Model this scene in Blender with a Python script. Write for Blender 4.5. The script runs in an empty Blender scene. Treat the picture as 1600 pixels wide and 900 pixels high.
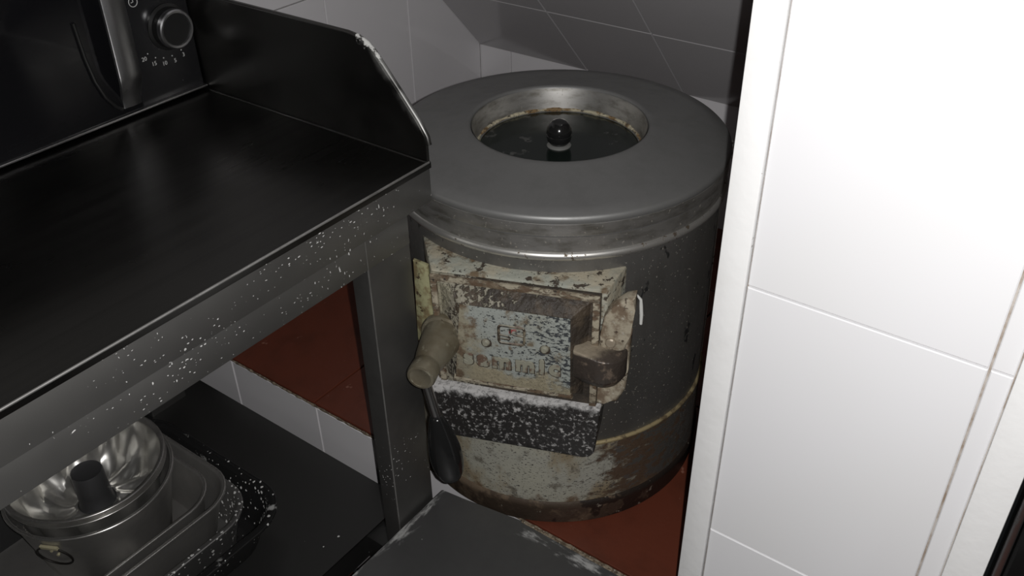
import bpy, bmesh, math, random
from mathutils import Vector, Matrix
random.seed(4)
S = bpy.context.scene
COL = S.collection
PI = math.pi

# ------------------------------------------------------------------ camera
CAM = Vector((0.0, 0.0, 0.965))
RX = Vector((0.590, -0.807, -0.016)); RF = Vector((0.661, 0.494, -0.566))
cd = bpy.data.cameras.new('camera'); cam = bpy.data.objects.new('camera', cd); COL.objects.link(cam)
yaw, pitch, roll = 0.641919, 0.601065, -0.019221
fw = Vector((math.cos(yaw)*math.cos(pitch), math.sin(yaw)*math.cos(pitch), -math.sin(pitch)))
rt = Vector((math.sin(yaw), -math.cos(yaw), 0)); up = rt.cross(fw)
r2 = rt*math.cos(roll)+up*math.sin(roll); u2 = -rt*math.sin(roll)+up*math.cos(roll)
M = Matrix((r2, u2, -fw)).transposed().to_4x4(); M.translation = CAM
cam.matrix_world = M
cd.sensor_width = 36; cd.lens = 1450.36*36/1600; cd.clip_start = 0.01
S.camera = cam

# ------------------------------------------------------------------ world, light, exposure
w = bpy.data.worlds.new('world'); S.world = w; w.use_nodes = True
w.node_tree.nodes['Background'].inputs[0].default_value = (0.9, 0.95, 1.0, 1)
w.node_tree.nodes['Background'].inputs[1].default_value = 0.006
ld = bpy.data.lights.new('phone_flash', 'POINT'); ld.energy = 30; ld.shadow_soft_size = 0.003
ld.color = (1.0, 0.985, 0.975)
lo = bpy.data.objects.new('phone_flash', ld); COL.objects.link(lo)
lo.location = CAM + r2*0.017 + u2*0.004
S.view_settings.view_transform = 'Standard'; S.view_settings.look = 'None'
S.view_settings.exposure = 0.0; S.view_settings.gamma = 1.0

# ------------------------------------------------------------------ materials
def mat(name, base, rough=0.5, metal=0.0, layers=(), bump=None, coat=0.0, aniso=0.0, spec=0.5, base2=None):
    """layers: dicts(color, scale, lo, hi, [detail, rough, metal, stretch, grad(vec,offset), kind])"""
    m = bpy.data.materials.new(name); m.use_nodes = True
    nt = m.node_tree; N = nt.nodes; L = nt.links
    b = N['Principled BSDF']
    tc = N.new('ShaderNodeTexCoord')
    def val(v):
        n = N.new('ShaderNodeValue'); n.outputs[0].default_value = v; return n.outputs[0]
    def rgb(c):
        n = N.new('ShaderNodeRGB'); n.outputs[0].default_value = (*c, 1); return n.outputs[0]
    def pattern(l):
        mp = N.new('ShaderNodeMapping'); mp.inputs['Scale'].default_value = l.get('stretch', (1, 1, 1))
        mp.inputs['Location'].default_value = (l.get('seed', 0.0), l.get('seed', 0.0)*1.7, 0)
        L.new(tc.outputs['Object'], mp.inputs['Vector'])
        if l.get('kind') == 'speck':
            v = N.new('ShaderNodeTexVoronoi'); v.inputs['Scale'].default_value = l['scale']
            wn = N.new('ShaderNodeTexNoise'); wn.inputs['Scale'].default_value = l['scale']*1.7
            L.new(tc.outputs['Object'], wn.inputs['Vector'])
            ad = N.new('ShaderNodeVectorMath'); ad.operation = 'MULTIPLY_ADD'
            L.new(wn.outputs['Color'], ad.inputs[0]); ad.inputs[1].default_value = (0.7/l['scale'],)*3
            L.new(mp.outputs['Vector'], ad.inputs[2]); L.new(ad.outputs[0], v.inputs['Vector'])
            # small blob near cell point; random per-cell switch and a large-scale cluster noise
            sep = N.new('ShaderNodeSeparateColor'); L.new(v.outputs['Color'], sep.inputs[0])
            cl = N.new('ShaderNodeTexNoise'); cl.inputs['Scale'].default_value = l.get('cluster', 6.0)
            L.new(mp.outputs['Vector'], cl.inputs['Vector'])
            s1 = N.new('ShaderNodeMath'); s1.operation = 'MULTIPLY'; L.new(sep.outputs[0], s1.inputs[0]); L.new(cl.outputs[0], s1.inputs[1])
            mr = N.new('ShaderNodeMapRange'); L.new(s1.outputs[0], mr.inputs[0])
            mr.inputs[1].default_value = l['lo']; mr.inputs[2].default_value = l['hi']
            mr.inputs[3].default_value = 0.0; mr.inputs[4].default_value = l.get('size', 0.3)
            s2 = N.new('ShaderNodeMath'); s2.operation = 'LESS_THAN'
            L.new(v.outputs['Distance'], s2.inputs[0]); L.new(mr.outputs[0], s2.inputs[1])
            return s2.outputs[0]
        n = N.new('ShaderNodeTexNoise'); n.inputs['Scale'].default_value = l['scale']
        n.inputs['Detail'].default_value = l.get('detail', 5.0); n.inputs['Roughness'].default_value = l.get('nrough', 0.6)
        n.inputs['Distortion'].default_value = l.get('dist', 0.0)
        L.new(mp.outputs['Vector'], n.inputs['Vector'])
        out = n.outputs[0]
        if 'grad' in l:
            vec, off = l['grad']
            d = N.new('ShaderNodeVectorMath'); d.operation = 'DOT_PRODUCT'
            L.new(tc.outputs['Object'], d.inputs[0]); d.inputs[1].default_value = vec
            cl = N.new('ShaderNodeMath'); cl.operation = 'ADD'; L.new(d.outputs['Value'], cl.inputs[0]); cl.inputs[1].default_value = off
            c2 = N.new('ShaderNodeClamp'); L.new(cl.outputs[0], c2.inputs[0]); c2.inputs[1].default_value = -0.6; c2.inputs[2].default_value = 0.6
            a = N.new('ShaderNodeMath'); a.operation = 'ADD'; L.new(out, a.inputs[0]); L.new(c2.outputs[0], a.inputs[1])
            out = a.outputs[0]
        mr = N.new('ShaderNodeMapRange'); L.new(out, mr.inputs[0])
        mr.inputs[1].default_value = l['lo']; mr.inputs[2].default_value = l['hi']
        mr.interpolation_type = 'SMOOTHSTEP'
        mu = N.new('ShaderNodeMath'); mu.operation = 'MULTIPLY'; L.new(mr.outputs[0], mu.inputs[0]); mu.inputs[1].default_value = l.get('amt', 1.0)
        return mu.outputs[0]
    c = rgb(base); r = val(rough); me = val(metal); hgt = None
    for l in layers:
        f = pattern(l)
        mx = N.new('ShaderNodeMix'); mx.data_type = 'RGBA'
        L.new(f, mx.inputs[0]); L.new(c, mx.inputs[6]); mx.inputs[7].default_value = (*l.get('color', base), 1)
        if 'color' in l: c = mx.outputs[2]
        if 'rough' in l:
            q = N.new('ShaderNodeMix'); L.new(f, q.inputs[0]); L.new(r, q.inputs[2]); q.inputs[3].default_value = l['rough']; r = q.outputs[0]
        if 'metal' in l:
            q = N.new('ShaderNodeMix'); L.new(f, q.inputs[0]); L.new(me, q.inputs[2]); q.inputs[3].default_value = l['metal']; me = q.outputs[0]
        if 'h' in l:
            q = N.new('ShaderNodeMath'); q.operation = 'MULTIPLY'; L.new(f, q.inputs[0]); q.inputs[1].default_value = l['h']
            if hgt is None: hgt = q.outputs[0]
            else:
                a = N.new('ShaderNodeMath'); a.operation = 'ADD'; L.new(hgt, a.inputs[0]); L.new(q.outputs[0], a.inputs[1]); hgt = a.outputs[0]
    L.new(c, b.inputs['Base Color']); L.new(r, b.inputs['Roughness']); L.new(me, b.inputs['Metallic'])
    b.inputs['Coat Weight'].default_value = coat; b.inputs['Coat Roughness'].default_value = 0.08
    b.inputs['Specular IOR Level'].default_value = spec
    b.inputs['Anisotropic'].default_value = aniso
    if bump:
        n = N.new('ShaderNodeTexNoise'); n.inputs['Scale'].default_value = bump[0]; n.inputs['Detail'].default_value = 4
        L.new(tc.outputs['Object'], n.inputs['Vector'])
        q = N.new('ShaderNodeMath'); q.operation = 'MULTIPLY'; L.new(n.outputs[0], q.inputs[0]); q.inputs[1].default_value = bump[1]
        if hgt is None: hgt = q.outputs[0]
        else:
            a = N.new('ShaderNodeMath'); a.operation = 'ADD'; L.new(hgt, a.inputs[0]); L.new(q.outputs[0], a.inputs[1]); hgt = a.outputs[0]
    if hgt is not None:
        bp = N.new('ShaderNodeBump'); bp.inputs['Strength'].default_value = 1.0; bp.inputs['Distance'].default_value = 1.0
        L.new(hgt, bp.inputs['Height']); L.new(bp.outputs[0], b.inputs['Normal'])
    return m

FLOUR = (0.62, 0.62, 0.60)
M_ = {}
M_['tile'] = mat('glazed_white_tile', (0.80, 0.80, 0.815), 0.16, 0, [dict(scale=5, lo=.35, hi=.85, color=(0.785, 0.785, 0.79), detail=1), dict(kind='speck', scale=26, cluster=3, lo=.6, hi=.9, size=.05, color=(.4, .36, .3))], bump=(5, 0.0003))
M_['tile_back'] = mat('dusty_glazed_tile', (0.80, 0.785, 0.80), 0.07, 0, [dict(scale=4, lo=.4, hi=.8, color=(0.74, 0.725, 0.74), rough=.12, detail=2)], bump=(4, 0.0004))
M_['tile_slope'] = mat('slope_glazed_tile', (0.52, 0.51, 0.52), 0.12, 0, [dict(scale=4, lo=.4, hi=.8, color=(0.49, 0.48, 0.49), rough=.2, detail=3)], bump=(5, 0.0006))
M_['grout'] = mat('dirty_grout', (0.46, 0.43, 0.40), 0.9, 0, [dict(scale=30, lo=.40, hi=.65, color=(0.26, 0.20, 0.15))])
M_['grout_back'] = mat('grey_grout', (0.26, 0.25, 0.24), 0.9, 0, [dict(scale=30, lo=.45, hi=.6, color=(0.42, 0.41, 0.40))])
M_['paint'] = mat('white_trim_paint', (0.83, 0.83, 0.825), 0.35, 0, [dict(kind='speck', scale=160, lo=.42, hi=.6, size=.22, color=(0.35, 0.33, 0.3)), dict(scale=25, lo=.5, hi=.8, color=(0.79, 0.79, 0.78))], bump=(90, 0.0004))
M_['red'] = mat('terracotta_glaze', (0.135, 0.036, 0.020), 0.32, 0, [dict(scale=14, lo=.45, hi=.7, color=(0.105, 0.030, 0.017)),
    dict(scale=40, lo=.66, hi=.75, color=(0.30, 0.14, 0.10), rough=.7), dict(kind='speck', scale=150, lo=.5, hi=.8, size=.25, color=(0.38, 0.25, 0.2))], bump=(30, 0.0008))
M_['crust'] = mat('cream_grime_edge', (0.26, 0.21, 0.15), 0.85, 0, [dict(scale=120, lo=.45, hi=.55, color=(0.12, 0.09, 0.06)), dict(scale=300, lo=.6, hi=.64, color=(.45, .43, .38))], bump=(200, .003))
def steel(name, base, rough, **k): return mat(name, base, rough, k.pop('metal', 1.0), **k)
M_['steel'] = steel('worktop_steel', (0.105, 0.103, 0.098), 0.26, layers=[
    dict(scale=7, lo=.35, hi=.75, rough=.42, detail=3), dict(scale=3, stretch=(1, 30, 30), lo=.4, hi=.7, rough=.31, color=(.092, .090, .086)),
    dict(kind='speck', scale=110, cluster=4, lo=.55, hi=.75, size=.2, color=(.3, .3, .3), rough=.9, metal=0)], bump=(3, 0.002))
M_['splash'] = steel('scuffed_splash_steel', (0.13, 0.128, 0.122), 0.30, layers=[
    dict(scale=9, lo=.35, hi=.75, rough=.42, detail=3),
    dict(scale=26, grad=((0, -18, 15.5), -19.35), lo=.60, hi=1.0, color=(.28, .28, .27), rough=.5, metal=.6, detail=6),
    dict(scale=170, stretch=(1, .8, .8), grad=((0, -14, 24), -26.98), lo=.84, hi=.90, color=(.60, .60, .58), rough=.9, metal=0, detail=8, nrough=.7),
    dict(kind='speck', scale=90, cluster=5, lo=.50, hi=.75, size=.16, color=(.4, .4, .4), rough=.9, metal=0)], bump=(5, .001))
M_['apron'] = steel('front_steel_with_flour', (0.235, 0.232, 0.222), 0.46, metal=.85, layers=[
    dict(scale=6, lo=.35, hi=.75, rough=.5, detail=3, color=(.165, .163, .157)),
    dict(kind='speck', scale=300, cluster=9, lo=.36, hi=.62, size=.42, stretch=(.8, 1, 1.7), color=FLOUR, rough=.9, metal=0),
    dict(kind='speck', scale=170, cluster=8, lo=.40, hi=.66, size=.30, stretch=(1.9, 1, .8), color=FLOUR, rough=.9, metal=0, seed=.7),
    dict(scale=160, grad=((1.3, 0, 0), -.55), lo=.735, hi=.75, color=FLOUR, rough=.9, metal=0, detail=3, stretch=(.7, 1, 1.5)),
    dict(kind='speck', scale=80, cluster=7, lo=.50, hi=.7, size=.26, stretch=(.7, 1, 1.8), color=FLOUR, rough=.9, metal=0, seed=.3)], bump=(5, 0.001))
M_['legsteel'] = steel('leg_steel', (0.19, 0.187, 0.18), 0.44, metal=.85, layers=[
    dict(scale=9, lo=.35, hi=.75, rough=.52, detail=4, color=(.13, .128, .122)),
    dict(kind='speck', scale=300, cluster=9, lo=.48, hi=.70, size=.40, stretch=(.8, 1, 1.7), color=FLOUR, rough=.9, metal=0),
    dict(kind='speck', scale=120, cluster=8, lo=.50, hi=.72, size=.24, color=FLOUR, rough=.9, metal=0)], bump=(5, .001))
M_['shelf'] = steel('shelf_steel', (0.10, 0.10, 0.097), 0.42, metal=.9, layers=[
    dict(scale=6, lo=.35, hi=.75, rough=.5, detail=3),
    dict(kind='speck', scale=120, cluster=5, lo=.46, hi=.7, size=.26, color=FLOUR, rough=.9, metal=0)], bump=(5, 0.001))
M_['bench'] = steel('bench_steel', (0.17, 0.17, 0.17), 0.48, metal=.8, layers=[
    dict(scale=8, lo=.35, hi=.75, rough=.56, detail=5, color=(.13, .13, .13)),
    dict(scale=34, stretch=(1.6, .45, 1), grad=((4.5, 0, 0), -1.22), lo=.68, hi=.82, color=(.40, .40, .39), rough=.85, metal=0.1, detail=10, nrough=.7),
    dict(scale=34, stretch=(.5, 1.6, 1), grad=((0, 9, 0), -2.10), lo=.68, hi=.82, color=(.36, .36, .35), rough=.85, metal=0.1, detail=10, nrough=.7),
    dict(kind='speck', scale=100, cluster=5, lo=.40, hi=.66, size=.22, color=FLOUR, rough=.9, metal=0)], bump=(5, 0.001))
M_['lid'] = steel('brushed_lid_steel', (0.22, 0.22, 0.215), 0.48, metal=.55, layers=[
    dict(scale=30, lo=.4, hi=.7, rough=.55, color=(.20, .20, .195)),
    dict(kind='speck', scale=60, cluster=6, lo=.62, hi=.8, size=.14, color=FLOUR, rough=.9, metal=0)])
M_['rimsteel'] = steel('stained_rim_steel', (0.46, 0.45, 0.43), 0.42, metal=.85, layers=[
    dict(scale=30, lo=.40, hi=.75, color=(.20, .19, .165), rough=.5, detail=6, stretch=(1, 1, 3)),
    dict(scale=300, lo=.62, hi=.70, color=(.30, .28, .23), metal=.3, rough=.8)])
M_['edge'] = steel('edge_highlight_steel', (.42, .415, .40), .42, metal=.8, layers=[dict(scale=30, lo=.4, hi=.7, color=(.26, .255, .245), rough=.5)])  # lighter steel for highlights painted along table and leg edges
M_['tinrim'] = steel('polished_tin_rim', (.66, .65, .62), .27, metal=.92, layers=[dict(scale=30, lo=.45, hi=.7, color=(.5, .49, .47), rough=.4)])
M_['bead'] = steel('bead_steel', (0.62, 0.61, 0.58), 0.38, metal=.85, layers=[dict(scale=90, lo=.60, hi=.66, color=(.15, .12, .09), rough=.7)])
M_['body'] = steel('smeared_body_steel', (0.22, 0.215, 0.205), 0.46, metal=.75, layers=[
    dict(scale=9, lo=.42, hi=.62, color=(.15, .145, .135), rough=.55, detail=6, stretch=(1, 1, .5)),
    dict(scale=38, lo=.63, hi=.67, color=(.05, .05, .05), rough=.6, detail=3, stretch=(1, 1, .6)),
    dict(scale=260, lo=.64, hi=.68, color=(.34, .32, .27), metal=.2, rough=.8)], bump=(4, .003))
GV = Vector((-0.3843, 0.9232, 0))   # horizontal direction along the door, pointing left
CREAM = (0.40, 0.385, 0.31); BROWN = (0.085, 0.055, 0.035); DARK = (0.030, 0.026, 0.022)
M_['band'] = mat('peeling_cream_paint', (.35, .34, .275), 0.6, 0, [
    dict(scale=10, lo=.35, hi=.7, color=(.33, .325, .28), detail=4),
    dict(scale=18, lo=.48, hi=.64, color=(.22, .165, .09), detail=8, stretch=(1, 1, .6), amt=.8),
    dict(scale=40, lo=.56, hi=.68, color=(.11, .095, .07), detail=10, amt=.8),
    dict(scale=230, stretch=(1, 1, 2.6), lo=.60, hi=.62, color=(.05, .045, .04), detail=6, h=-.0004),
    dict(scale=26, grad=(tuple(-GV*3.6), -.40), stretch=(1, 1, 2), lo=.40, hi=.52, color=BROWN, detail=10, nrough=.7, h=-.0005),
    dict(scale=50, stretch=(1, 1, 2), grad=(tuple(-GV*1.6), -.20), lo=.54, hi=.57, color=(.17, .162, .148), detail=10, nrough=.72, metal=.6, rough=.45, seed=.4),
    dict(scale=30, grad=((0, 0, -9), .45), lo=.55, hi=.75, color=(.13, .085, .05), detail=6)], bump=(60, .001))
M_['footrim'] = mat('brown_greasy_rim', (.085, .062, .045), .45, .3, [
    dict(scale=35, lo=.5, hi=.62, color=(.17, .125, .085), detail=6), dict(scale=25, grad=(tuple(-GV*2), -.1), lo=.55, hi=.6, color=(.03, .022, .018)),
    dict(scale=90, lo=.66, hi=.70, color=(.32, .29, .24))], bump=(80, .001))
M_['gold'] = mat('ochre_grease_bead', (.36, .29, .16), .5, .3, [dict(scale=70, lo=.5, hi=.62, color=(.16, .12, .07))])
M_['frame'] = mat('grimy_grey_green_paint', (.33, .34, .29), .6, 0, [
    dict(scale=18, lo=.42, hi=.62, color=(.40, .36, .27), detail=6),
    dict(scale=42, lo=.50, hi=.64, color=(.15, .108, .065), detail=10, h=-.0006),
    dict(scale=26, grad=((0, 0, 45), -18.30), stretch=(.5, .5, 1), lo=.40, hi=.52, color=(.33, .31, .25), detail=9),
    dict(scale=70, stretch=(1, 1, 2), lo=.585, hi=.62, color=(.055, .042, .03), detail=10, h=-.0006),
    dict(scale=260, lo=.62, hi=.66, color=(.04, .035, .03))], bump=(90, .002))
M_['doorrim'] = mat('brown_grime_over_paint', (.036, .028, .021), .6, 0, [
    dict(scale=34, lo=.46, hi=.62, color=(.075, .056, .038), detail=6),
    dict(scale=150, grad=(tuple(GV*1.6), -.02), lo=.55, hi=.60, color=(.27, .25, .195), detail=8, dist=.4, h=.0010),
    dict(scale=20, grad=(tuple(GV*7), -.62), lo=.42, hi=.6, color=(.28, .26, .19), detail=7)], bump=(160, .003))
M_['doorledge'] = mat('stained_cream_ledge', (.36, .32, .24), .6, 0, [
    dict(scale=55, stretch=(1, 1, 2.2), lo=.46, hi=.56, color=(.12, .08, .05), detail=10, h=-.0008),
    dict(scale=30, lo=.5, hi=.65, color=(.20, .16, .11), detail=6),
    dict(scale=150, lo=.6, hi=.65, color=(.05, .04, .03))], bump=(120, .002))
M_['plate'] = mat('chipped_grey_green_plate', (.31, .33, .305), .5, 0, [
    dict(scale=30, lo=.45, hi=.7, color=(.27, .27, .225), detail=6),
    dict(scale=150, stretch=(1, 1, 1.9), grad=(tuple(GV*-1.0), .0), lo=.565, hi=.59, color=(.045, .05, .055), detail=8, nrough=.65, h=-.0005),
    dict(scale=300, stretch=(1, 1, 1.8), lo=.63, hi=.65, color=(.05, .05, .05), detail=4, h=-.0004),
    dict(scale=60, lo=.56, hi=.70, color=(.16, .125, .085), detail=9),
    dict(scale=30, grad=((0, 0, -10), 2.92), lo=.45, hi=.62, color=(.33, .29, .20), detail=6),
    dict(scale=22, grad=(tuple(GV*8), -.45), lo=.45, hi=.62, color=(.29, .265, .195), detail=8),
    dict(scale=50, grad=(tuple(GV*6), -.30), lo=.52, hi=.66, color=(.14, .10, .065), detail=9)], bump=(150, .0012))
M_['gunk'] = mat('dark_gunk', (.045, .034, .024), .6, 0, [dict(scale=70, lo=.5, hi=.62, color=(.20, .17, .12), detail=7)], bump=(200, .002))
M_['letter'] = mat('worn_raised_lettering', (.27, .262, .205), .55, 0, [dict(scale=60, lo=.5, hi=.6, color=(.13, .085, .06), detail=7), dict(scale=25, lo=.62, hi=.66, color=(.30, .07, .06))])
M_['redpaint'] = mat('faded_red_enamel', (.30, .06, .06), .5, 0, [dict(scale=150, lo=.5, hi=.6, color=(.3, .2, .17))])
M_['chute'] = mat('floury_black_chute', (.022, .020, .019), .45, 0, [
    dict(scale=190, lo=.53, hi=.64, color=(.40, .39, .38), detail=8, nrough=.65, h=.0006, rough=.9),
    dict(scale=60, grad=((0, 0, 26), -6.02), lo=.55, hi=.75, color=(.50, .49, .48), detail=6, rough=.9, h=.001)], bump=(150, .0008))
M_['lug'] = mat('beige_greasy_casting', (.40, .355, .27), .5, 0, [
    dict(scale=48, lo=.44, hi=.62, color=(.17, .125, .085), detail=9), dict(scale=70, lo=.58, hi=.64, color=(.07, .05, .035), detail=9), dict(scale=160, lo=.6, hi=.65, color=(.42, .39, .32))], bump=(70, .002))
M_['knuckle'] = mat('dark_greasy_knuckle', (.060, .048, .040), .4, .2, [
    dict(scale=60, lo=.55, hi=.65, color=(.17, .13, .10), detail=8), dict(scale=12, grad=((0, 0, 60), -19.75), lo=.5, hi=.7, color=(.33, .28, .21), detail=6)], bump=(90, .002))
M_['strip'] = mat('yellowed_hinge_strip', (.34, .33, .19), .5, 0, [
    dict(scale=60, lo=.44, hi=.60, color=(.19, .15, .08), detail=9), dict(scale=110, lo=.58, hi=.64, color=(.07, .05, .03), detail=8), dict(scale=30, grad=((0, 0, -8), 2.42), lo=.5, hi=.7, color=(.12, .09, .06), detail=8)], bump=(90, .001))
M_['boss'] = mat('greasy_cast_metal', (.21, .19, .14), .36, .40, [
    dict(scale=22, lo=.40, hi=.75, color=(.13, .105, .065), detail=7), dict(scale=90, lo=.60, hi=.70, color=(.30, .28, .21), detail=8), dict(scale=150, lo=.64, hi=.70, color=(.06, .045, .03), detail=6)], bump=(30, .0006))
M_['rod'] = steel('rod_steel', (.42, .41, .40), .3)
M_['bakelite'] = mat('black_bakelite', (.012, .012, .012), .16, 0)
M_['hatch'] = mat('dark_green_hatch', (.010, .014, .012), .14, 0, [dict(kind='speck', scale=70, lo=.55, hi=.8, size=.16, color=(.2, .2, .19), rough=.9), dict(scale=25, lo=.64, hi=.72, color=(.09, .09, .085), rough=.6)])
M_['rust'] = mat('rusty_limescale', (.42, .38, .27), .85, 0, [dict(scale=40, lo=.50, hi=.6, color=(.20, .13, .06), detail=8), dict(scale=240, lo=.58, hi=.62, color=(.05, .04, .03))], bump=(220, .003))
M_['collar'] = mat('white_scaled_collar', (.20, .20, .19), .5, .3)
M_['thread'] = mat('white_string', (.75, .75, .72), .8)
M_['black'] = mat('gloss_black_plastic', (.008, .008, .009), .12, 0, [dict(kind='speck', scale=40, lo=.62, hi=.8, size=.1, color=(.25, .25, .25), rough=.9)])
M_['panel'] = mat('dusty_black_panel', (.012, .012, .013), .22, 0, [
    dict(scale=20, grad=((-18, 0, 5), 2.2), lo=.62, hi=.90, color=(.10, .095, .085), rough=.8, detail=8),
    dict(scale=22, stretch=(3, 1, .4), lo=.66, hi=.72, color=(.05, .05, .05), rough=.7, detail=6),
    dict(kind='speck', scale=90, lo=.55, hi=.8, size=.15, color=(.3, .3, .3), rough=.9)])
M_['glass'] = mat('black_door_glass', (.006, .006, .007), .08, 0, coat=.3)
M_['chrome'] = steel('satin_chrome', (.60, .60, .61), .30, layers=[dict(scale=60, lo=.6, hi=.7, rough=.45, color=(.33, .33, .33))])
M_['knobface'] = mat('knob_black_face', (.010, .010, .010), .3)
M_['print'] = mat('white_print', (.42, .42, .41), .6)
M_['tin'] = steel('tinplate', (.50, .49, .47), .38, metal=.86, layers=[dict(scale=10, lo=.4, hi=.7, rough=.46, color=(.38, .37, .355), detail=6)], bump=(12, .002))
M_['tin_floury'] = steel('floury_tray_steel', (.36, .355, .345), .40, metal=.9, layers=[dict(scale=12, lo=.4, hi=.7, rough=.5, detail=5, color=(.27, .265, .26)),
    dict(kind='speck', scale=190, cluster=8, lo=.30, hi=.55, size=.42, color=FLOUR, rough=.9, metal=0)])
M_['flute'] = steel('bundt_aluminium', (.66, .65, .62), .33, metal=.92, layers=[dict(scale=18, lo=.5, hi=.7, rough=.4, color=(.46, .45, .42), detail=5)])
M_['tube'] = steel('dull_tube_metal', (.17, .17, .175), .38, metal=.8)
M_['enamel'] = mat('black_floury_enamel', (.014, .014, .014), .25, 0, [
    dict(kind='speck', scale=190, cluster=8, lo=.36, hi=.6, size=.36, color=FLOUR, rough=.9),
    dict(scale=30, lo=.60, hi=.68, color=(.35, .35, .34), rough=.9, detail=9)])
M_['wire'] = mat('blackened_ring_wire', (.02, .018, .016), .4, .5)
M_['brass'] = steel('dull_brass_clip', (.62, .57, .38), .45, metal=.5)
M_['smoke'] = mat('black_appliance_gloss', (.007, .007, .007), .12, 0, [dict(kind='speck', scale=70, lo=.5, hi=.8, size=.2, color=(.2, .2, .2), rough=.9)])
M_['rubber'] = mat('black_rubber', (.02, .02, .02), .7)
M_['floor'] = mat('floor_tile', (.12, .045, .03), .5)
M_['hidden'] = mat('plain_plaster', (.4, .4, .38), .9)

# ------------------------------------------------------------------ mesh helpers
def link(name, me, m, parent=None, smooth=False, angle=40):
    o = bpy.data.objects.new(name, me); COL.objects.link(o)
    if m is not None and not me.materials: me.materials.append(m)
    if parent is not None: o.parent = parent
    if smooth:
        me.polygons.foreach_set('use_smooth', [True]*len(me.polygons))
        me.set_sharp_from_angle(angle=math.radians(angle))
    return o
def finish(bm, name, m, parent=None, smooth=True, off=None, angle=40):
    bmesh.ops.recalc_face_normals(bm, faces=bm.faces)
    if off is not None: bmesh.ops.translate(bm, verts=bm.verts, vec=-Vector(off))
    me = bpy.data.meshes.new(name); bm.to_mesh(me); bm.free()
    return link(name, me, m, parent, smooth, angle)
def thing(name, label, cat, loc, group=None):
    o = bpy.data.objects.new(name, None); COL.objects.link(o); o.location = loc
    o.empty_display_size = .05; o['label'] = label; o['category'] = cat
    if group: o['group'] = group
    return o
def add_box(bm, lo, hi, bev=0.0, seg=2):
    r = bmesh.ops.create_cube(bm, size=1.0); vs = r['verts']
    for v in vs:
        v.co = Vector([lo[i]+(v.co[i]+.5)*(hi[i]-lo[i]) for i in range(3)])
    if bev:
        es = list({e for v in vs for e in v.link_edges})
        bmesh.ops.bevel(bm, geom=es, offset=bev, segments=seg, affect='EDGES', profile=.5)
def add_prism(bm, pts, vec, bev=0.0, seg=2):
    """closed 3D polygon extruded by vec"""
    a = [bm.verts.new(p) for p in pts]; b = [bm.verts.new(Vector(p)+Vector(vec)) for p in pts]
    n = len(a); f1 = bm.faces.new(a); f2 = bm.faces.new(b[::-1])
    for i in range(n): bm.faces.new((a[i], b[i], b[(i+1) % n], a[(i+1) % n]))
    if bev:
        es = list(set(f1.edges) | set(f2.edges))
        bmesh.ops.bevel(bm, geom=es, offset=bev, segments=seg, affect='EDGES', profile=.5)
def loft(bm, loops, closed=True, caps=(False, False)):
    rows = [[bm.verts.new(p) for p in lp] for lp in loops]
    n = len(rows[0])
    for a, b in zip(rows, rows[1:]):
        for i in range(n if closed else n-1):
            j = (i+1) % n; bm.faces.new((a[i], a[j], b[j], b[i]))
    if caps[0]: bm.faces.new(rows[0][::-1])
    if caps[1]: bm.faces.new(rows[-1])
def lathe(bm, prof, c=(0, 0, 0), ax=(0, 0, 1), n=96):
    """prof: list of (radius, height along axis); r==0 ends are capped"""
    ax = Vector(ax).normalized(); h = Vector((0, 0, 1)) if abs(ax.z) < .9 else Vector((1, 0, 0))
    e1 = h.cross(ax).normalized(); e2 = ax.cross(e1); c = Vector(c)
    loops = [[c+ax*z+e1*r*math.cos(2*PI*i/n)+e2*r*math.sin(2*PI*i/n) for i in range(n)] for r, z in prof if r > 1e-6]
    loft(bm, loops, True, (prof[0][0] <= 1e-6, prof[-1][0] <= 1e-6))
def tube(bm, pts, r, n=10, closed=False):
    pts = [Vector(p) for p in pts]; N_ = len(pts); loops = []
    rr = r if isinstance(r, (list, tuple)) else [r]*N_
    prev = None
    for i, p in enumerate(pts):
        if closed: t = (pts[(i+1) % N_]-pts[i-1]).normalized()
        else: t = (pts[min(i+1, N_-1)]-pts[max(i-1, 0)]).normalized()
        if prev is None:
            h = Vector((0, 0, 1)) if abs(t.z) < .9 else Vector((1, 0, 0)); prev = h.cross(t).normalized()
        prev = (prev-t*prev.dot(t)).normalized(); e2 = t.cross(prev)
        loops.append([p+prev*rr[i]*math.cos(2*PI*k/n)+e2*rr[i]*math.sin(2*PI*k/n) for k in range(n)])
    if closed: loops.append(loops[0])
    loft(bm, loops, True, (not closed, not closed))
    if closed: bmesh.ops.remove_doubles(bm, verts=bm.verts, dist=1e-6)
def bx(name, lo, hi, m, parent=None, bev=0.0, off=None):
    bm = bmesh.new(); add_box(bm, lo, hi, bev); return finish(bm, name, m, parent, bev > 0, off)
def struct(o, label=None):
    o['kind'] = 'structure'
    if label: o['label'] = label
    return o
TILE_CACHE = {}
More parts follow.
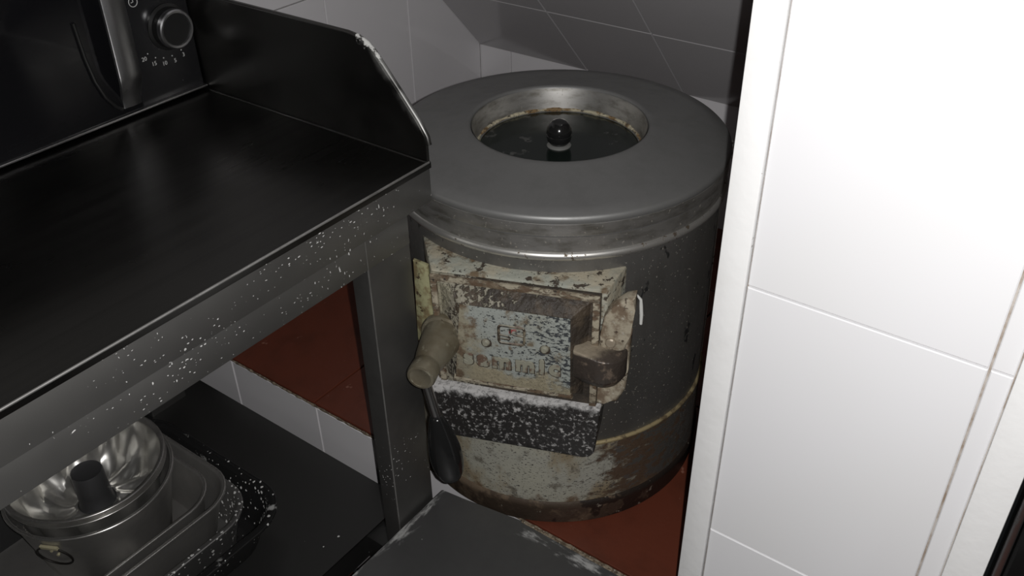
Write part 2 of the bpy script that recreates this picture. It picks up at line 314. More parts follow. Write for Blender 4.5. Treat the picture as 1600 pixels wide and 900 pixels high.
def tile(parent, m, org, ea, eb, en, a0, a1, b0, b1, gap=.0022, proud=.004, name='tile', jitter=True):
    """rectangular tile between joints a0..a1, b0..b1 on the plane org + a*ea + b*eb, standing proud along en"""
    wa, wb = a1-a0-gap, b1-b0-gap
    key = (round(wa, 4), round(wb, 4), m.name, tuple(ea), tuple(eb))
    if key not in TILE_CACHE:
        bm = bmesh.new(); k = .0009
        q = lambda a, b, h: ea*a+eb*b+en*h
        l0 = [q(-wa/2, -wb/2, 0), q(wa/2, -wb/2, 0), q(wa/2, wb/2, 0), q(-wa/2, wb/2, 0)]
        l1 = [p+en*(proud-k) for p in l0]
        l2 = [q(s*(wa/2-k), u*(wb/2-k), proud) for s, u in ((-1, -1), (1, -1), (1, 1), (-1, 1))]
        loft(bm, [l0, l1, l2], True, (True, True))
        bmesh.ops.recalc_face_normals(bm, faces=bm.faces)
        me = bpy.data.meshes.new('tile'); bm.to_mesh(me); bm.free(); TILE_CACHE[key] = me; me.materials.append(m)
    me = TILE_CACHE[key]
    o = bpy.data.objects.new(name, me); COL.objects.link(o); o.parent = parent
    o.location = org+ea*(a0+a1)/2+eb*(b0+b1)/2 + en*(random.uniform(-.0006, .0) if jitter else 0)
    return o
V = Vector
X_, Y_, Z_ = V((1, 0, 0)), V((0, 1, 0)), V((0, 0, 1))

# ------------------------------------------------------------------ room shell
FL = -0.385
struct(bx('floor', (-.9, -.6, FL-.05), (.692, 1.27, FL), M_['floor']), 'dark floor below the steel table')
YW, XW = 1.225, 1.54
# wall behind the table, runs along X
wl = struct(bx('wall_left', (-.9, YW+.004, FL), (1.64, YW+.07, 1.5), M_['grout_back']), 'white tiled wall behind the steel table and microwave')
xj = [-.171+.2115*i-.0 for i in range(0, 8)]           # joints at ..1.098, 1.3095
xj = [1.319-.211*i for i in range(9)][::-1]+[XW]
zj = [-.12, .18, .48, .78, 1.08]
for i in range(len(xj)-1):
    for j in range(len(zj)-1):
        tile(wl, M_['tile_back'], V((0, YW+.004, 0)), X_, Z_, -Y_, xj[i], xj[i+1], zj[j], zj[j+1])
# far wall, runs along Y
wb = struct(bx('wall_back', (XW+.004, .2, FL), (XW+.07, YW+.07, .33), M_['grout_back']), 'white tiled wall behind the peeler under the slope')
yj = [.20, .302, .512, .722, .932, 1.143, YW+.003]
for i in range(len(yj)-1):
    for z0, z1 in ((-.02, .18), (.18, .30)):
        tile(wb, M_['tile_back'], V((XW+.004, 0, 0)), Y_, Z_, -X_, yj[i], yj[i+1], z0, z1)
# sloping tiled underside of the stairs
sl = V((-1, 0, 1.076)).normalized(); sn = V((-1.076, 0, -1)).normalized()
o0 = V((XW, 0, .26)) - sn*.004
bm = bmesh.new()
add_prism(bm, [o0+sl*(-.03)+Y_*.2, o0+sl*1.30+Y_*.2, o0+sl*1.30+Y_*(YW+.05), o0+sl*(-.03)+Y_*(YW+.05)], -sn*.06)
cl = struct(finish(bm, 'ceiling', M_['grout_back'], None, False), 'sloping grey white tiled underside of stairs above the peeler')
yj = [.243, .297, .513, .731, .949, YW]
sj = [.0, .2205, .441, .6615, .882, 1.10, 1.29]
for i in range(len(yj)-1):
    for j in range(len(sj)-1):
        tile(cl, M_['tile_slope'], o0, Y_, sl, sn, yj[i], yj[i+1], sj[j], sj[j+1])
# tiled wall end on the right with painted corner trims
XR = .629
wr = struct(bx('wall_right', (XR+.004, -.010, FL), (XW+.07, .2475, 1.25), M_['grout']), 'thick white tiled wall end on the right')
yj = [.0165, .034, .2255]; zj = [-.374, -.074, .226, .5245, .8235, 1.12]
for i in range(2):
    for j in range(5):
        tile(wr, M_['tile'], V((XR+.004, 0, 0)), Y_, Z_, -X_, yj[i], yj[i+1], zj[j], zj[j+1], gap=.0018)
for nm, y0, y1 in (('trim_1', .2258, .2515), ('trim_2', -.0125, .0162)):
    tr = bx(nm, (XR-.003, y0, FL), (XR+.0048, y1, 1.25), M_['paint'], None, .0014); struct(tr)
struct(bx('trim_3', (XR+.0048, .2476, FL), (XR+.030, .2515, 1.25), M_['paint'], None, .001))
bpy.data.objects['trim_1']['label'] = 'white painted corner strip beside the peeler'
bpy.data.objects['trim_2']['label'] = 'white painted corner strip at the right picture edge'

# black appliance at the far right
ap = thing('appliance', 'black glossy appliance with thin chrome edge right of the white tiled wall', 'appliance', (XR+.2, -.2, FL))
off = ap.location
bx('housing', (XR+.012, -.50, FL), (XR+.42, -.0245, .75), M_['smoke'], ap, .004, off)
bx('edge_strip', (XR+.009, -.0240, FL+.02), (XR+.022, -.0175, .74), M_['chrome'], ap, .002, off)

# ------------------------------------------------------------------ raised step
XS = .692
st = thing('tiled_step', 'raised step with glazed terracotta top and white tiled front, carrying the peeler', 'step', (1.1, .7, FL))
off = V(st.location)
core = bx('step_core', (XS+.006, .2535, FL), (XW, YW, -.006), M_['grout_back'], st, 0, off)
stt = V(st.location)
def steptile(m, org, *a, **k): return tile(st, m, org-stt, *a, **k)
yj = [.2535, .510, .710, .910, 1.109, YW]
for i in range(len(yj)-1):
    for a, b in ((XS+.001, 1.03), (1.03, 1.33), (1.33, XW)):
        steptile(M_['red'], V((0, 0, -.0055)), X_, Y_, Z_, a, b, yj[i], yj[i+1], gap=.003, proud=.0055, name='tread_tile')
    yk = [.2535, .505, .705, .905, 1.107, YW]
    for a, b in ((-.368, -.168), (-.168, -.0065)):
        steptile(M_['tile_back'], V((XS+.006, 0, 0)), Y_, Z_, -X_, yk[i], yk[i+1], a, b, gap=.003, proud=.0055, name='riser_tile')
bm = bmesh.new()
pts = []
n = 160
for i in range(n+1):
    y = .2535+(YW-.2535)*i/n; r = .0019+.0008*math.sin(i*1.7)*math.sin(i*.37)
    pts.append([V((XS-.0005+r*math.cos(a)*.8, y, -.0030+r*math.sin(a))) for a in [k*PI/4 for k in range(8)]])
loft(bm, pts, True, (True, True))
e = finish(bm, 'nosing', M_['crust'], st, True, off, 80); e['label'] = 'cream crusty grout edge'

# ------------------------------------------------------------------ steel table
XT, YT, ZT = .673, .609, .5135
tb = thing('steel_table', 'stainless steel worktable with raised end splash, carrying the black microwave', 'table', (.2, .9, FL))
off = V(tb.location)
bm = bmesh.new()
add_box(bm, (-.75, YT, ZT-.008), (XT, YW-.012, ZT), .0)
es = [e for e in bm.edges if all(abs(v.co.y-YT) < 1e-5 and v.co.z > ZT-.001 for v in e.verts)]
bmesh.ops.bevel(bm, geom=es, offset=.0028, segments=4, affect='EDGES', profile=.5)
finish(bm, 'tabletop', M_['steel'], tb, True, off)
bx('front_fold', (-.75, YT+.0002, ZT-.0475), (.6705, YT+.006, ZT-.0032), M_['apron'], tb, .0006, off)
bm = bmesh.new(); tube(bm, [V((-.75, YT+.0012, ZT-.0012)), V((XT-.002, YT+.0012, ZT-.0012))], .0014, 10)
finish(bm, 'edge_highlight', M_['edge'], tb, True, off)['label'] = 'painted highlight along the front edge'  # thin pale tube painting in the highlight of the front edge
bx('apron', (-.75, YT+.0025, .4290), (.632, YT+.010, .4655), M_['apron'], tb, .001, off)
# end splash: profile in the Y-Z plane with rounded front corner
prof = [(YW-.014, ZT-.002), (YW-.014, .636), (.712, .636), (.698, .6345), (.686, .6295), (.677, .622), (.668, .612), (.645, .5855), (.622, .558), (.612, .543), (YT+.001, .534), (YT+.001, ZT-.002)]
bm = bmesh.new()
add_prism(bm, [V((XT-.005, y, z)) for y, z in prof], V((.004, 0, 0)))
# folded outer flange following the free edge
edge = [V((XT-.001, y-.001, z-.001)) for y, z in prof[1:-1]]
tube(bm, edge, .0032, 10)
tube(bm, [V((XT-.0062, YW-.02, ZT+.0002)), V((XT-.0062, YT+.002, ZT+.0002))], .0016, 8)
finish(bm, 'end_splash', M_['splash'], tb, True, off, 50)
bm = bmesh.new(); add_box(bm, (-.75, YW-.014, ZT-.002), (XT-.002, YW-.009, .636))
finish(bm, 'rear_splash', M_['steel'], tb, False, off)
def legbox(x0, x1, y0, y1, top):
    bm = bmesh.new(); add_box(bm, (x0, y0, FL+.0005), (x1, y1, top), .0022, 3); lg_ = finish(bm, 'leg', M_['legsteel'], tb, True, off)
    if y0 < .7:
        bm = bmesh.new(); tube(bm, [V((x0+.0004, y0+.0004, FL+.002)), V((x0+.0004, y0+.0004, top+(.02 if x0 > 0 else 0)))], .0009, 8); finish(bm, 'leg_edge_highlight', M_['edge'], lg_, True, off)['label'] = 'painted highlight along the leg corner'  # pale tube paints the highlight between the two leg faces
legbox(.5655, .6325, YT+.0028, YT+.0300, .4655)
legbox(-.70, -.635, YT+.0028, YT+.0300, .4655)
legbox(.5655, .6325, 1.17, 1.197, ZT-.008)
legbox(-.70, -.635, 1.17, 1.197, ZT-.008)
ZSH = -.0715
bm = bmesh.new(); add_box(bm, (-.72, .708, ZSH-.002), (.672, 1.20, ZSH), .0)
add_box(bm, (-.72, .708, ZSH-.045), (.672, .711, ZSH-.001)); add_box(bm, (.668, .708, ZSH-.045), (.672, 1.20, ZSH-.001))
finish(bm, 'lower_shelf', M_['shelf'], tb, False, off)
bx('shelf_bracket', (.590, YT+.029, ZSH-.045), (.628, .709, ZSH-.004), M_['shelf'], tb, .001, off)

# ------------------------------------------------------------------ low bench in front of the step
bn = thing('low_bench', 'low stainless steel bench with flour smears in front of the step', 'bench', (.35, .35, FL))
off = V(bn.location); ZB = .033
bm = bmesh.new()
add_prism(bm, [V(p) for p in ((0.0, .10, ZB), (.663, .10, ZB), (.664, .487, ZB), (.650, .575, ZB), (.646, .6065, ZB), (0.0, .6065, ZB))], V((0, 0, -.002)))
finish(bm, 'bench_top', M_['bench'], bn, False, off)
bx('bench_fold', (.002, .6030, ZB-.035), (.645, .6060, ZB-.002), M_['bench'], bn, 0, off)
bx('bench_fold', (.660, .102, ZB-.030), (.6625, .470, ZB-.002), M_['bench'], bn, 0, off)
for x in (.03, .60):
    for y in (.13, .555): bx('bench_leg', (x, y, FL+.0005), (x+.035, y+.035, ZB-.002), M_['bench'], bn, .001, off)
bm = bmesh.new(); add_box(bm, (.6615, .11, ZB-.0005), (.6645, .487, ZB+.0008), .0005)
f = finish(bm, 'bench_edge_crust', M_['crust'], bn, True, off); f['label'] = 'grime line along bench edge'

# ------------------------------------------------------------------ potato peeler
CX, CY = .8806, .5810
pe = thing('potato_peeler', 'round steel potato peeler with grimy cast door and peeling cream base', 'peeler', (CX, CY, 0.0008))
NV = V((math.cos(math.radians(202.6)), math.sin(math.radians(202.6)), 0)); TV = V((-NV.y*-1, 0, 0))
TV = V((math.cos(math.radians(112.6)), math.sin(math.radians(112.6)), 0))
def P(u, D, z): return NV*D + TV*u + Z_*z
def part(bm, name, m, parent=pe, smooth=True, angle=40, label=None):
    o = finish(bm, name, m, parent, smooth, None, angle)
    if label: o['label'] = label
    return o
N_ = 160
bm = bmesh.new(); lathe(bm, [(0, .10), (.198, .10), (.2035, .14), (.2035, .425), (.2055, .427), (.2055, .444), (.19, .446), (0, .446)], n=N_)
part(bm, 'body', M_['body'])
bm = bmesh.new(); lathe(bm, [(.2050, .427), (.2062, .4275), (.2062, .4475), (.2050, .4478)], n=N_)
part(bm, 'neck_band', M_['rimsteel'])
def ringbead(z, R, r, m, name, label=None, sq=1.0):
    bm = bmesh.new(); k = 12
    loops = [[V(((R+r*math.cos(a))*math.cos(t), (R+r*math.cos(a))*math.sin(t), z+sq*r*math.sin(a))) for a in [2*PI*j/k for j in range(k)]] for t in [2*PI*i/N_ for i in range(N_)]]
    loops.append(loops[0]); loft(bm, loops); bmesh.ops.remove_doubles(bm, verts=bm.verts, dist=1e-6)
    return part(bm, name, m, label=label)
ringbead(.423, .2042, .0058, M_['bead'], 'upper_bead', 'bright rolled bead')
ringbead(.1405, .2045, .0030, M_['gold'], 'lower_bead', 'ochre greasy bead')
bm = bmesh.new(); lathe(bm, [(.15, .036), (.2050, .036), (.2050, .139), (.2035, .1405), (.15, .1405)], n=N_)
part(bm, 'base_band', M_['band'], label='cream paint peeling to brown on the right')
bm = bmesh.new(); lathe(bm, [(0, 0), (.2045, 0), (.2065, .003), (.2070, .026), (.2085, .030), (.2085, .036), (.2060, .0395), (.15, .040), (0, .040)], n=N_)
part(bm, 'base_rim', M_['footrim'], label='dark brown greasy foot rim')
# lid ring with central opening
bm = bmesh.new()
lathe(bm, [(.2035, .449), (.2080, .449), (.2085, .452), (.2085, .464), (.2095, .4665), (.2100, .4690), (.2090, .4725), (.2070, .4745),
           (.19, .4768), (.15, .4832), (.118, .4885), (.1135, .4896), (.1105, .4892), (.1090, .4870), (.1075, .480), (.1055, .470), (.1035, .4600), (.1000, .4570), (.09, .4545), (.09, .450)], n=N_)
part(bm, 'lid_ring', M_['lid'], angle=60)
bm = bmesh.new(); lathe(bm, [(.2087, .4505), (.2091, .4512), (.2091, .4645), (.2085, .4650)], n=N_)
part(bm, 'lid_skirt', M_['rimsteel'])
bm = bmesh.new()
lathe(bm, [(.1082, .4868), (.1068, .480), (.1048, .470), (.1030, .4612), (.1024, .4612), (.1040, .470), (.1060, .480), (.1076, .4868)], n=N_)
part(bm, 'opening_wall', M_['rimsteel'], angle=60)
bm = bmesh.new(); loops = []
for i in range(N_+1):
    t = 2*PI*(i % N_)/N_; rr = .0022+.0009*math.sin(17*t)*math.sin(5*t+1)+random.Random(i % N_).uniform(-.0005, .0005)
    loops.append([V(((.1018+rr*math.cos(a))*math.cos(t), (.1018+rr*math.cos(a))*math.sin(t), .4595+rr*math.sin(a))) for a in [2*PI*j/8 for j in range(8)]])
loft(bm, loops); bmesh.ops.remove_doubles(bm, verts=bm.verts, dist=1e-6)
part(bm, 'opening_seal', M_['rust'], label='rusty limescale ring')
bm = bmesh.new(); lathe(bm, [(0, .452), (.0995, .452), (.1005, .4545), (.0995, .4572), (.096, .4575), (.02, .4560), (0, .4560)], n=96)
ht = part(bm, 'hatch', M_['hatch'], label='dark hatch disc inside the lid opening')
bm = bmesh.new(); lathe(bm, [(0, .455), (.0150, .455), (.0152, .4568), (.0135, .4585), (.009, .460), (0, .460)], n=40)
part(bm, 'knob_collar', M_['collar'], ht, label='white scaled collar')
bm = bmesh.new(); lathe(bm, [(0, .4585), (.0105, .4585), (.0148, .4640), (.0158, .4705), (.0150, .4715), (.0152, .4725), (.0158, .4735), (.0150, .479), (.0125, .4845), (.0085, .4885), (.004, .4903), (0, .4906)], n=48)
part(bm, 'knob', M_['bakelite'], ht)
# latch clips on the right silhouette
def pol(az, r, z): return V((r*math.cos(math.radians(az)), r*math.sin(math.radians(az)), z))
def arcplate(az0, az1, z0, z1, r0, r1, m, name, label=None):
    bm = bmesh.new(); k = 8
    loops = [[pol(a, r0, z0), pol(a, r1, z0), pol(a, r1, z1), pol(a, r0, z1)] for a in [az0+(az1-az0)*i/k for i in range(k+1)]]
    loft(bm, loops, True, (True, True)); return part(bm, name, m, smooth=True, label=label)
arcplate(296, 301, .452, .469, .2085, .2125, M_['bead'], 'lid_clip')
arcplate(297.5, 300.5, .15, .415, .2030, .2055, M_['bead'], 'side_seam')
# door frame: cast box flaring back into the drum
bm = bmesh.new()
zt, zb = .401, .235
fr = [P(.100, .223, zt), P(-.098, .223, zt), P(-.098, .223, zb), P(.100, .223, zb)]
bk = [P(.134, .150, zt), P(-.116, .150, zt), P(-.116, .150, zb), P(.134, .150, zb)]
loft(bm, [bk, fr], True, (True, True))
bmesh.ops.bevel(bm, geom=list(bm.edges), offset=.0025, segments=2, affect='EDGES', profile=.5)
df = part(bm, 'door_frame', M_['frame'], label='cast box frame in grey green paint')
bm = bmesh.new()
add_prism(bm, [P(.127, .206, .398), P(.107, .214, .398), P(.104, .214, .30), P(.104, .214, .165), P(.122, .206, .165), P(.129, .206, .29)], -NV*.006, .001)
part(bm, 'hinge_strip', M_['strip'], df, label='yellowed strip at left of the door')
# door slab with raised rim, bevelled block and plate
bm = bmesh.new()
add_prism(bm, [P(.099, .2225, .399), P(-.092, .2225, .397), P(-.092, .2225, .238), P(.092, .2225, .247)], NV*.0050, .0012)
dr = part(bm, 'door', M_['doorrim'], smooth=True, label='hinged cast door with worn lettering')
bm = bmesh.new()
def bar(p, q, wd, h0=.2270, h1=.2325):
    p = V((p[0], p[1])); q = V((q[0], q[1])); d = (q-p).normalized(); nn = V((-d.y, d.x))*wd/2
    add_prism(bm, [P(a.x, h0, a.y) for a in (p+nn, q+nn, q-nn, p-nn)], NV*(h1-h0), .0012)
bar((.099, .3958), (-.091, .3930), .0070); bar((.0955, .395), (.091, .25), .0070); bar((-.0875, .393), (-.0875, .243), .0080)
part(bm, 'door_ledge', M_['doorledge'], dr, label='cream raised border')
bm = bmesh.new()
b0 = [P(.090, .2272, .3915), P(-.082, .2272, .3885), P(-.076, .2272, .255), P(.088, .2272, .259)]
b1 = [P(.062, .2440, .3745), P(-.0625, .2440, .3735), P(-.0645, .2440, .2675), P(.071, .2440, .2710)]
b1b = [P(.062, .2442, .3745), P(-.0625, .2442, .3735), P(-.0645, .2442, .2675), P(.071, .2442, .2710)]
loft(bm, [b0, b1], True, (True, True))
bmesh.ops.bevel(bm, geom=list(bm.edges), offset=.0015, segments=2, affect='EDGES', profile=.5)
part(bm, 'door_bevel', M_['doorrim'], dr)
bm = bmesh.new()
add_prism(bm, [P(.0620, .2435, .3740), P(-.0620, .2435, .3730), P(-.0640, .2435, .2665), P(.0715, .2435, .2700)], NV*.0022, .0010)
part(bm, 'nameplate', M_['plate'], dr, label='chipped grey green plate')
bm = bmesh.new()
add_prism(bm, [P(.0735, .2370, .2715), P(-.0650, .2370, .2680), P(-.0665, .2370, .2600), P(.0755, .2370, .2635)], NV*.0085, .0025)
part(bm, 'door_lip', M_['doorledge'], dr, label='cream lower lip')
FACE = .2457
# emblem: rounded square split into an S shape
bm = bmesh.new()
ec, er, eh = (.0035, .342), .0145, .0120
def rr_path(a, b, rad, k=5):
    pts = []
    for sx, sz, a0 in ((1, 1, 0), (-1, 1, 90), (-1, -1, 180), (1, -1, 270)):
        for i in range(k+1):
            t = math.radians(a0+90*i/k); pts.append((sx*(a-rad)+rad*math.cos(t), sz*(b-rad)+rad*math.sin(t)))
    return pts
tube(bm, [P(ec[0]-x, FACE-.0006, ec[1]+z-.0007) for x, z in rr_path(er, eh, .004)], .0019, 6, True)
tube(bm, [P(ec[0]-x, FACE-.0006, ec[1]+z-.0006) for x, z in ((-er, -.001), (-.004, -.002), (-.002, -.004), (-.002, -.006), (-er+.002, -.006))], .0017, 6)
tube(bm, [P(ec[0]-x, FACE-.0006, ec[1]+z-.0006) for x, z in ((er, .000), (.003, .001), (-.001, .003), (-.0015, .009))], .0017, 6)
part(bm, 'emblem_grime', M_['gunk'], dr, label='dark grime around the emblem')
bm = bmesh.new()
tube(bm, [P(ec[0]-x, FACE, ec[1]+z) for x, z in rr_path(er, eh, .004)], .0011, 6, True)
tube(bm, [P(ec[0]-x, FACE, ec[1]+z) for x, z in ((-er, -.001), (-.004, -.002), (-.002, -.004), (-.002, -.006), (-er+.002, -.006))], .0008, 6)
tube(bm, [P(ec[0]-x, FACE, ec[1]+z) for x, z in ((er, .000), (.003, .001), (-.001, .003), (-.0015, .009))], .0008, 6)
part(bm, 'emblem', M_['letter'], dr, label='raised rounded square emblem')
bm = bmesh.new()
add_prism(bm, [P(ec[0]-x, FACE-.0004, ec[1]+z) for x, z in ((-.0025, .0015), (.0005, .002), (.001, .005), (.006, .006), (.005, .0085), (-.001, .0075), (-.0028, .005))], NV*.0009)
part(bm, 'emblem_paint', M_['redpaint'], dr, smooth=False, label='trace of faded red paint')
for u, z in ((.033, .327), (-.034, .3285)):
    bm = bmesh.new(); lathe(bm, [(0, 0), (.0048, 0), (.0044, .0024), (.003, .0040), (0, .0044)], P(u, FACE-.0003, z), NV, 20); sc = part(bm, 'screw', M_['letter'], dr)
    bm = bmesh.new(); lathe(bm, [(0, 0), (.0064, 0), (.0060, .0007), (0, .0009)], P(u-.0005, FACE-.0003, z-.001), NV, 20); part(bm, 'screw_grime', M_['gunk'], dr)
def text_mesh(name, s, size, org, ex, ey, m, parent, depth=.0006, off=None, bold=0.0, bevel=0.0, align='CENTER', space=1.0):
    cu = bpy.data.curves.new(name, 'FONT'); cu.body = s; cu.size = size; cu.extrude = depth; cu.offset = bold; cu.align_x = align
    cu.bevel_depth = bevel; cu.resolution_u = 3; cu.space_character = space
    o = bpy.data.objects.new(name, cu); COL.objects.link(o)
    dg = bpy.context.evaluated_depsgraph_get(); me = bpy.data.meshes.new_from_object(o.evaluated_get(dg))
    bpy.data.objects.remove(o)
    ez = ex.cross(ey); R = Matrix((ex, ey, ez)).transposed().to_4x4(); R.translation = V(org)-(V(off) if off is not None else V((0, 0, 0)))
    me.transform(R); me.materials.clear()
    return link(name, me, m, parent)
word = 'sammic'
text_mesh('lettering_grime', word, .0285, P(.0040, FACE+.0001, .2932), -TV, Z_, M_['gunk'], dr, .0004, None, .0019, .0003, 'CENTER', 1.36)['label'] = 'dark grime around the letters'
lo_ = text_mesh('lettering', word, .0285, P(.0040, FACE+.0004, .2940), -TV, Z_, M_['letter'], dr, .0008, None, .0010, .0005, 'CENTER', 1.36)
lo_['label'] = 'row of worn raised letters'
# clamp handle at the left of the door: cast boss, rod, black grip
bm = bmesh.new(); c = P(.0865, .2255, .3190)
lathe(bm, [(0, .003), (0.0270, .003), (0.0275, .006), (0.0264, .010), (0.0237, .0115), (0.0229, .018), (0.0207, .034), (0.0178, .052), (0.0156, .062), (0.0150, .064), (0.0150, .066), (0.0161, .068), (0.0163, .083), (0.0150, .0862), (0.0121, .0868), (0.0110, .0860), (0, .0860)], c, NV+TV*.03, 56)
cb = part(bm, 'clamp_boss', M_['boss'], label='greasy tapered cast boss')
bm = bmesh.new(); tube(bm, [P(.0885, .303, .316), P(.0840, .304, .295), P(.0755, .306, .255)], [.0056, .0056, .0056], 18); part(bm, 'handle_rod', M_['rod'], cb)
bm = bmesh.new(); a = P(.0770, .306, .262); b = P(.0630, .307, .166); d = b-a; L_ = d.length
lathe(bm, [(0, 0), (.0070, .0), (.0085, .004), (.0120, .016), (.0158, .032), (.0183, .048), (.0192, .060), (.0186, .072), (.0162, .084), (.0120, .0925), (.0065, L_-.0012), (.003, L_), (0, L_)], a, d, 48)
part(bm, 'handle_grip', M_['bakelite'], cb, angle=80, label='black egg shaped grip')
# hinge on the right: lug, pin, knuckle, lower lug
bm = bmesh.new()
add_prism(bm, [P(u, .214, z) for u, z in ((-.096, .372), (-.104, .385), (-.118, .398), (-.1285, .402), (-.1290, .385), (-.1255, .350), (-.1205, .330), (-.110, .325), (-.094, .327), (-.092, .345))], NV*.018, .003)
lg = part(bm, 'hinge_lug', M_['lug'], label='beige greasy hinge lug')
bm = bmesh.new(); lathe(bm, [(0, 0), (.0062, 0), (.0060, .003), (.0045, .0045), (0, .005)], P(-.105, .2315, .3395), NV, 20)
part(bm, 'hinge_bolt', M_['knuckle'], lg)
bm = bmesh.new()
arc = [(-.066, .250)] + [(-.098-.0265*math.sin(math.radians(t)), .232+.0265*math.cos(math.radians(t))) for t in (-10, 10, 30, 50, 70, 90, 110)] + [(-.118, .21), (-.066, .21)]
top = [P(u, D, .331+.004*(u+.098)/.03) for u, D in arc]; mid = [P(u, D, .300) for u, D in arc]
bot = [P(-.098+(u+.098)*.72, .215+(D-.215)*.70, .284) for u, D in arc]
loft(bm, [bot, mid, top], True, (True, True))
bmesh.ops.bevel(bm, geom=list(bm.edges), offset=.002, segments=2, affect='EDGES', profile=.5)
part(bm, 'hinge_knuckle', M_['knuckle'], angle=50, label='dark greasy hinge knuckle')
bm = bmesh.new()
add_prism(bm, [P(u, .205, z) for u, z in ((-.088, .345), (-.126, .345), (-.1255, .300), (-.1235, .268), (-.1155, .249), (-.100, .243), (-.088, .240))], NV*.020, .004)
part(bm, 'lower_lug', M_['lug'], label='grimy lower hinge lug')
# discharge chute below the door
bm = bmesh.new()
fr = [P(.106, .236, .2445), P(-.0975, .236, .2420), P(-.0930, .238, .175), P(-.0880, .238, .168), P(-.080, .238, .1650), P(.098, .238, .1690), P(.1030, .237, .1760)]
bk = [p-NV*.075 for p in fr]
loft(bm, [bk, fr], True, (True, True))
bmesh.ops.bevel(bm, geom=list(bm.edges), offset=.0015, segments=2, affect='EDGES', profile=.5)
ch = part(bm, 'discharge_chute', M_['chute'], label='black chute dusted with flour')
# white string end hanging on the drum
pts = [V(p)-V((CX, CY, -.965)) for p in ((.7700, .4085, -.6010), (.7750, .4025, -.6050), (.7790, .3995, -.6120), (.7800, .3990, -.6210), (.7815, .3985, -.6340), (.7820, .3985, -.6480))]
bm = bmesh.new(); tube(bm, pts, [.0012, .0013, .0018, .0022, .0022, .0018], 8); part(bm, 'string_end', M_['thread'], label='white bit of string beside the hinge')

# ------------------------------------------------------------------ microwave
YM, ZM = .978, .5205
mw = thing('microwave', 'black microwave oven with round dial and chrome handle on the steel table', 'microwave', (.42, 1.06, ZT))
off = V(mw.location)
bx('housing', (.190, YM+.010, ZM), (.665, 1.205, .80), M_['black'], mw, .003, off)
KB = None
pn = bx('control_panel', (.577, YM, ZM), (.666, YM+.010, .80), M_['panel'], mw, .0012, off)
dw = bx('door', (.190, YM-.004, ZM), (.5745, YM+.009, .80), M_['glass'], mw, .002, off); dw['label'] = 'black glass door'
for x in (.22, .64):
    for y in (1.01, 1.18):
        bm = bmesh.new(); lathe(bm, [(0, 0), (.010, 0), (.011, ZM-ZT-.0002), (0, ZM-ZT-.0002)], (x, y, ZT+.0001), Z_, 20); finish(bm, 'foot', M_['rubber'], mw, True, off)
bm = bmesh.new(); add_box(bm, (.19, YM-.006, ZM-.0022), (.667, YM+.012, ZM+.0004), .0006); f = finish(bm, 'bottom_edge', M_['chrome'], mw, True, off); f['label'] = 'thin pale bottom edge'
# bowed flat handle strap standing off the door
bm = bmesh.new(); loops = []
for i in range(33):
    t = i/32; z = .529+(.790-.529)*t; q = min(1, t/.16, (1-t)/.16); q = q*q*(3-2*q)
    yo = YM-.0045-.013*q-.004*math.sin(PI*t); th = .0045; x0, x1 = .5455+.004*(1-q), .5735
    loops.append([V((x0, yo+th, z)), V((x0, yo+.0006, z)), V((x0+.0008, yo, z)), V(((x0+x1)/2, yo-.0012, z)), V((x1-.0008, yo, z)), V((x1, yo+.0006, z)), V((x1, yo+th, z))])
loft(bm, loops, True, (True, True)); finish(bm, 'handle', M_['chrome'], mw, True, off, 40)
bm = bmesh.new()
tube(bm, [V((.517, YM-.0045, .640)), V((.519, YM-.0048, .600)), V((.523, YM-.005, .572)), V((.530, YM-.0055, .550)), V((.539, YM-.006, .536)), V((.546, YM-.006, .530))], .0022, 8); finish(bm, 'handle_recess_reflection', M_['knobface'], dw, True, off)  # dark tube draws the handle's recess and its shadowy reflection in the glass
def dial(x, z, cap=True):
    bm = bmesh.new(); lathe(bm, [(0, 0), (.0275, 0), (.0275, .002), (.0240, .0035), (.0232, .012), (0, .012)], (x, YM, z), -Y_, 56)
    k = finish(bm, 'dial', M_['knobface'], mw, True, off)
    bm = bmesh.new(); lathe(bm, [(.0215, .0100), (.0232, .0115), (.0230, .0180), (.0216, .0195), (.0192, .0190), (.0186, .0170)], (x, YM, z), -Y_, 56); finish(bm, 'dial_ring', M_['chrome'], k, True, off)
    bm = bmesh.new(); lathe(bm, [(0, .010), (.0190, .010), (.0190, .0172), (0, .0178)], (x, YM, z), -Y_, 48); finish(bm, 'dial_face', M_['knobface'], k, True, off)
dial(.633, .603); dial(.633, .715)
for s, x, z in (('20', .5925, .573), ('15', .6040, .5640), ('10', .6180, .5600), ('5', .6330, .5590), ('3', .6460, .5625)):
    text_mesh('dial_number', s, .0070, (x, YM-.0003, z), X_, Z_, M_['print'], pn, .0002, off)
for x, z in ((.5985, .5800), (.6075, .5725), (.6180, .5690), (.6300, .5680), (.6440, .5710)):
    bm = bmesh.new(); lathe(bm, [(0, 0), (.0008, 0), (.0008, .0003), (0, .0003)], (x, YM-.0001, z), -Y_, 10); finish(bm, 'dial_mark', M_['print'], pn, False, off)
bm = bmesh.new(); cz = .6420; cx = .5960
tube(bm, [V((cx+.0055*math.cos(t), YM-.0003, cz+.0055*math.sin(t))) for t in [2*PI*i/20 for i in range(20)]], .0005, 6, True)
tube(bm, [V((cx, YM-.0003, cz+.004)), V((cx, YM-.0003, cz)), V((cx-.003, YM-.0003, cz-.0005))], .0005, 6)
finish(bm, 'clock_icon', M_['print'], pn, True, off)

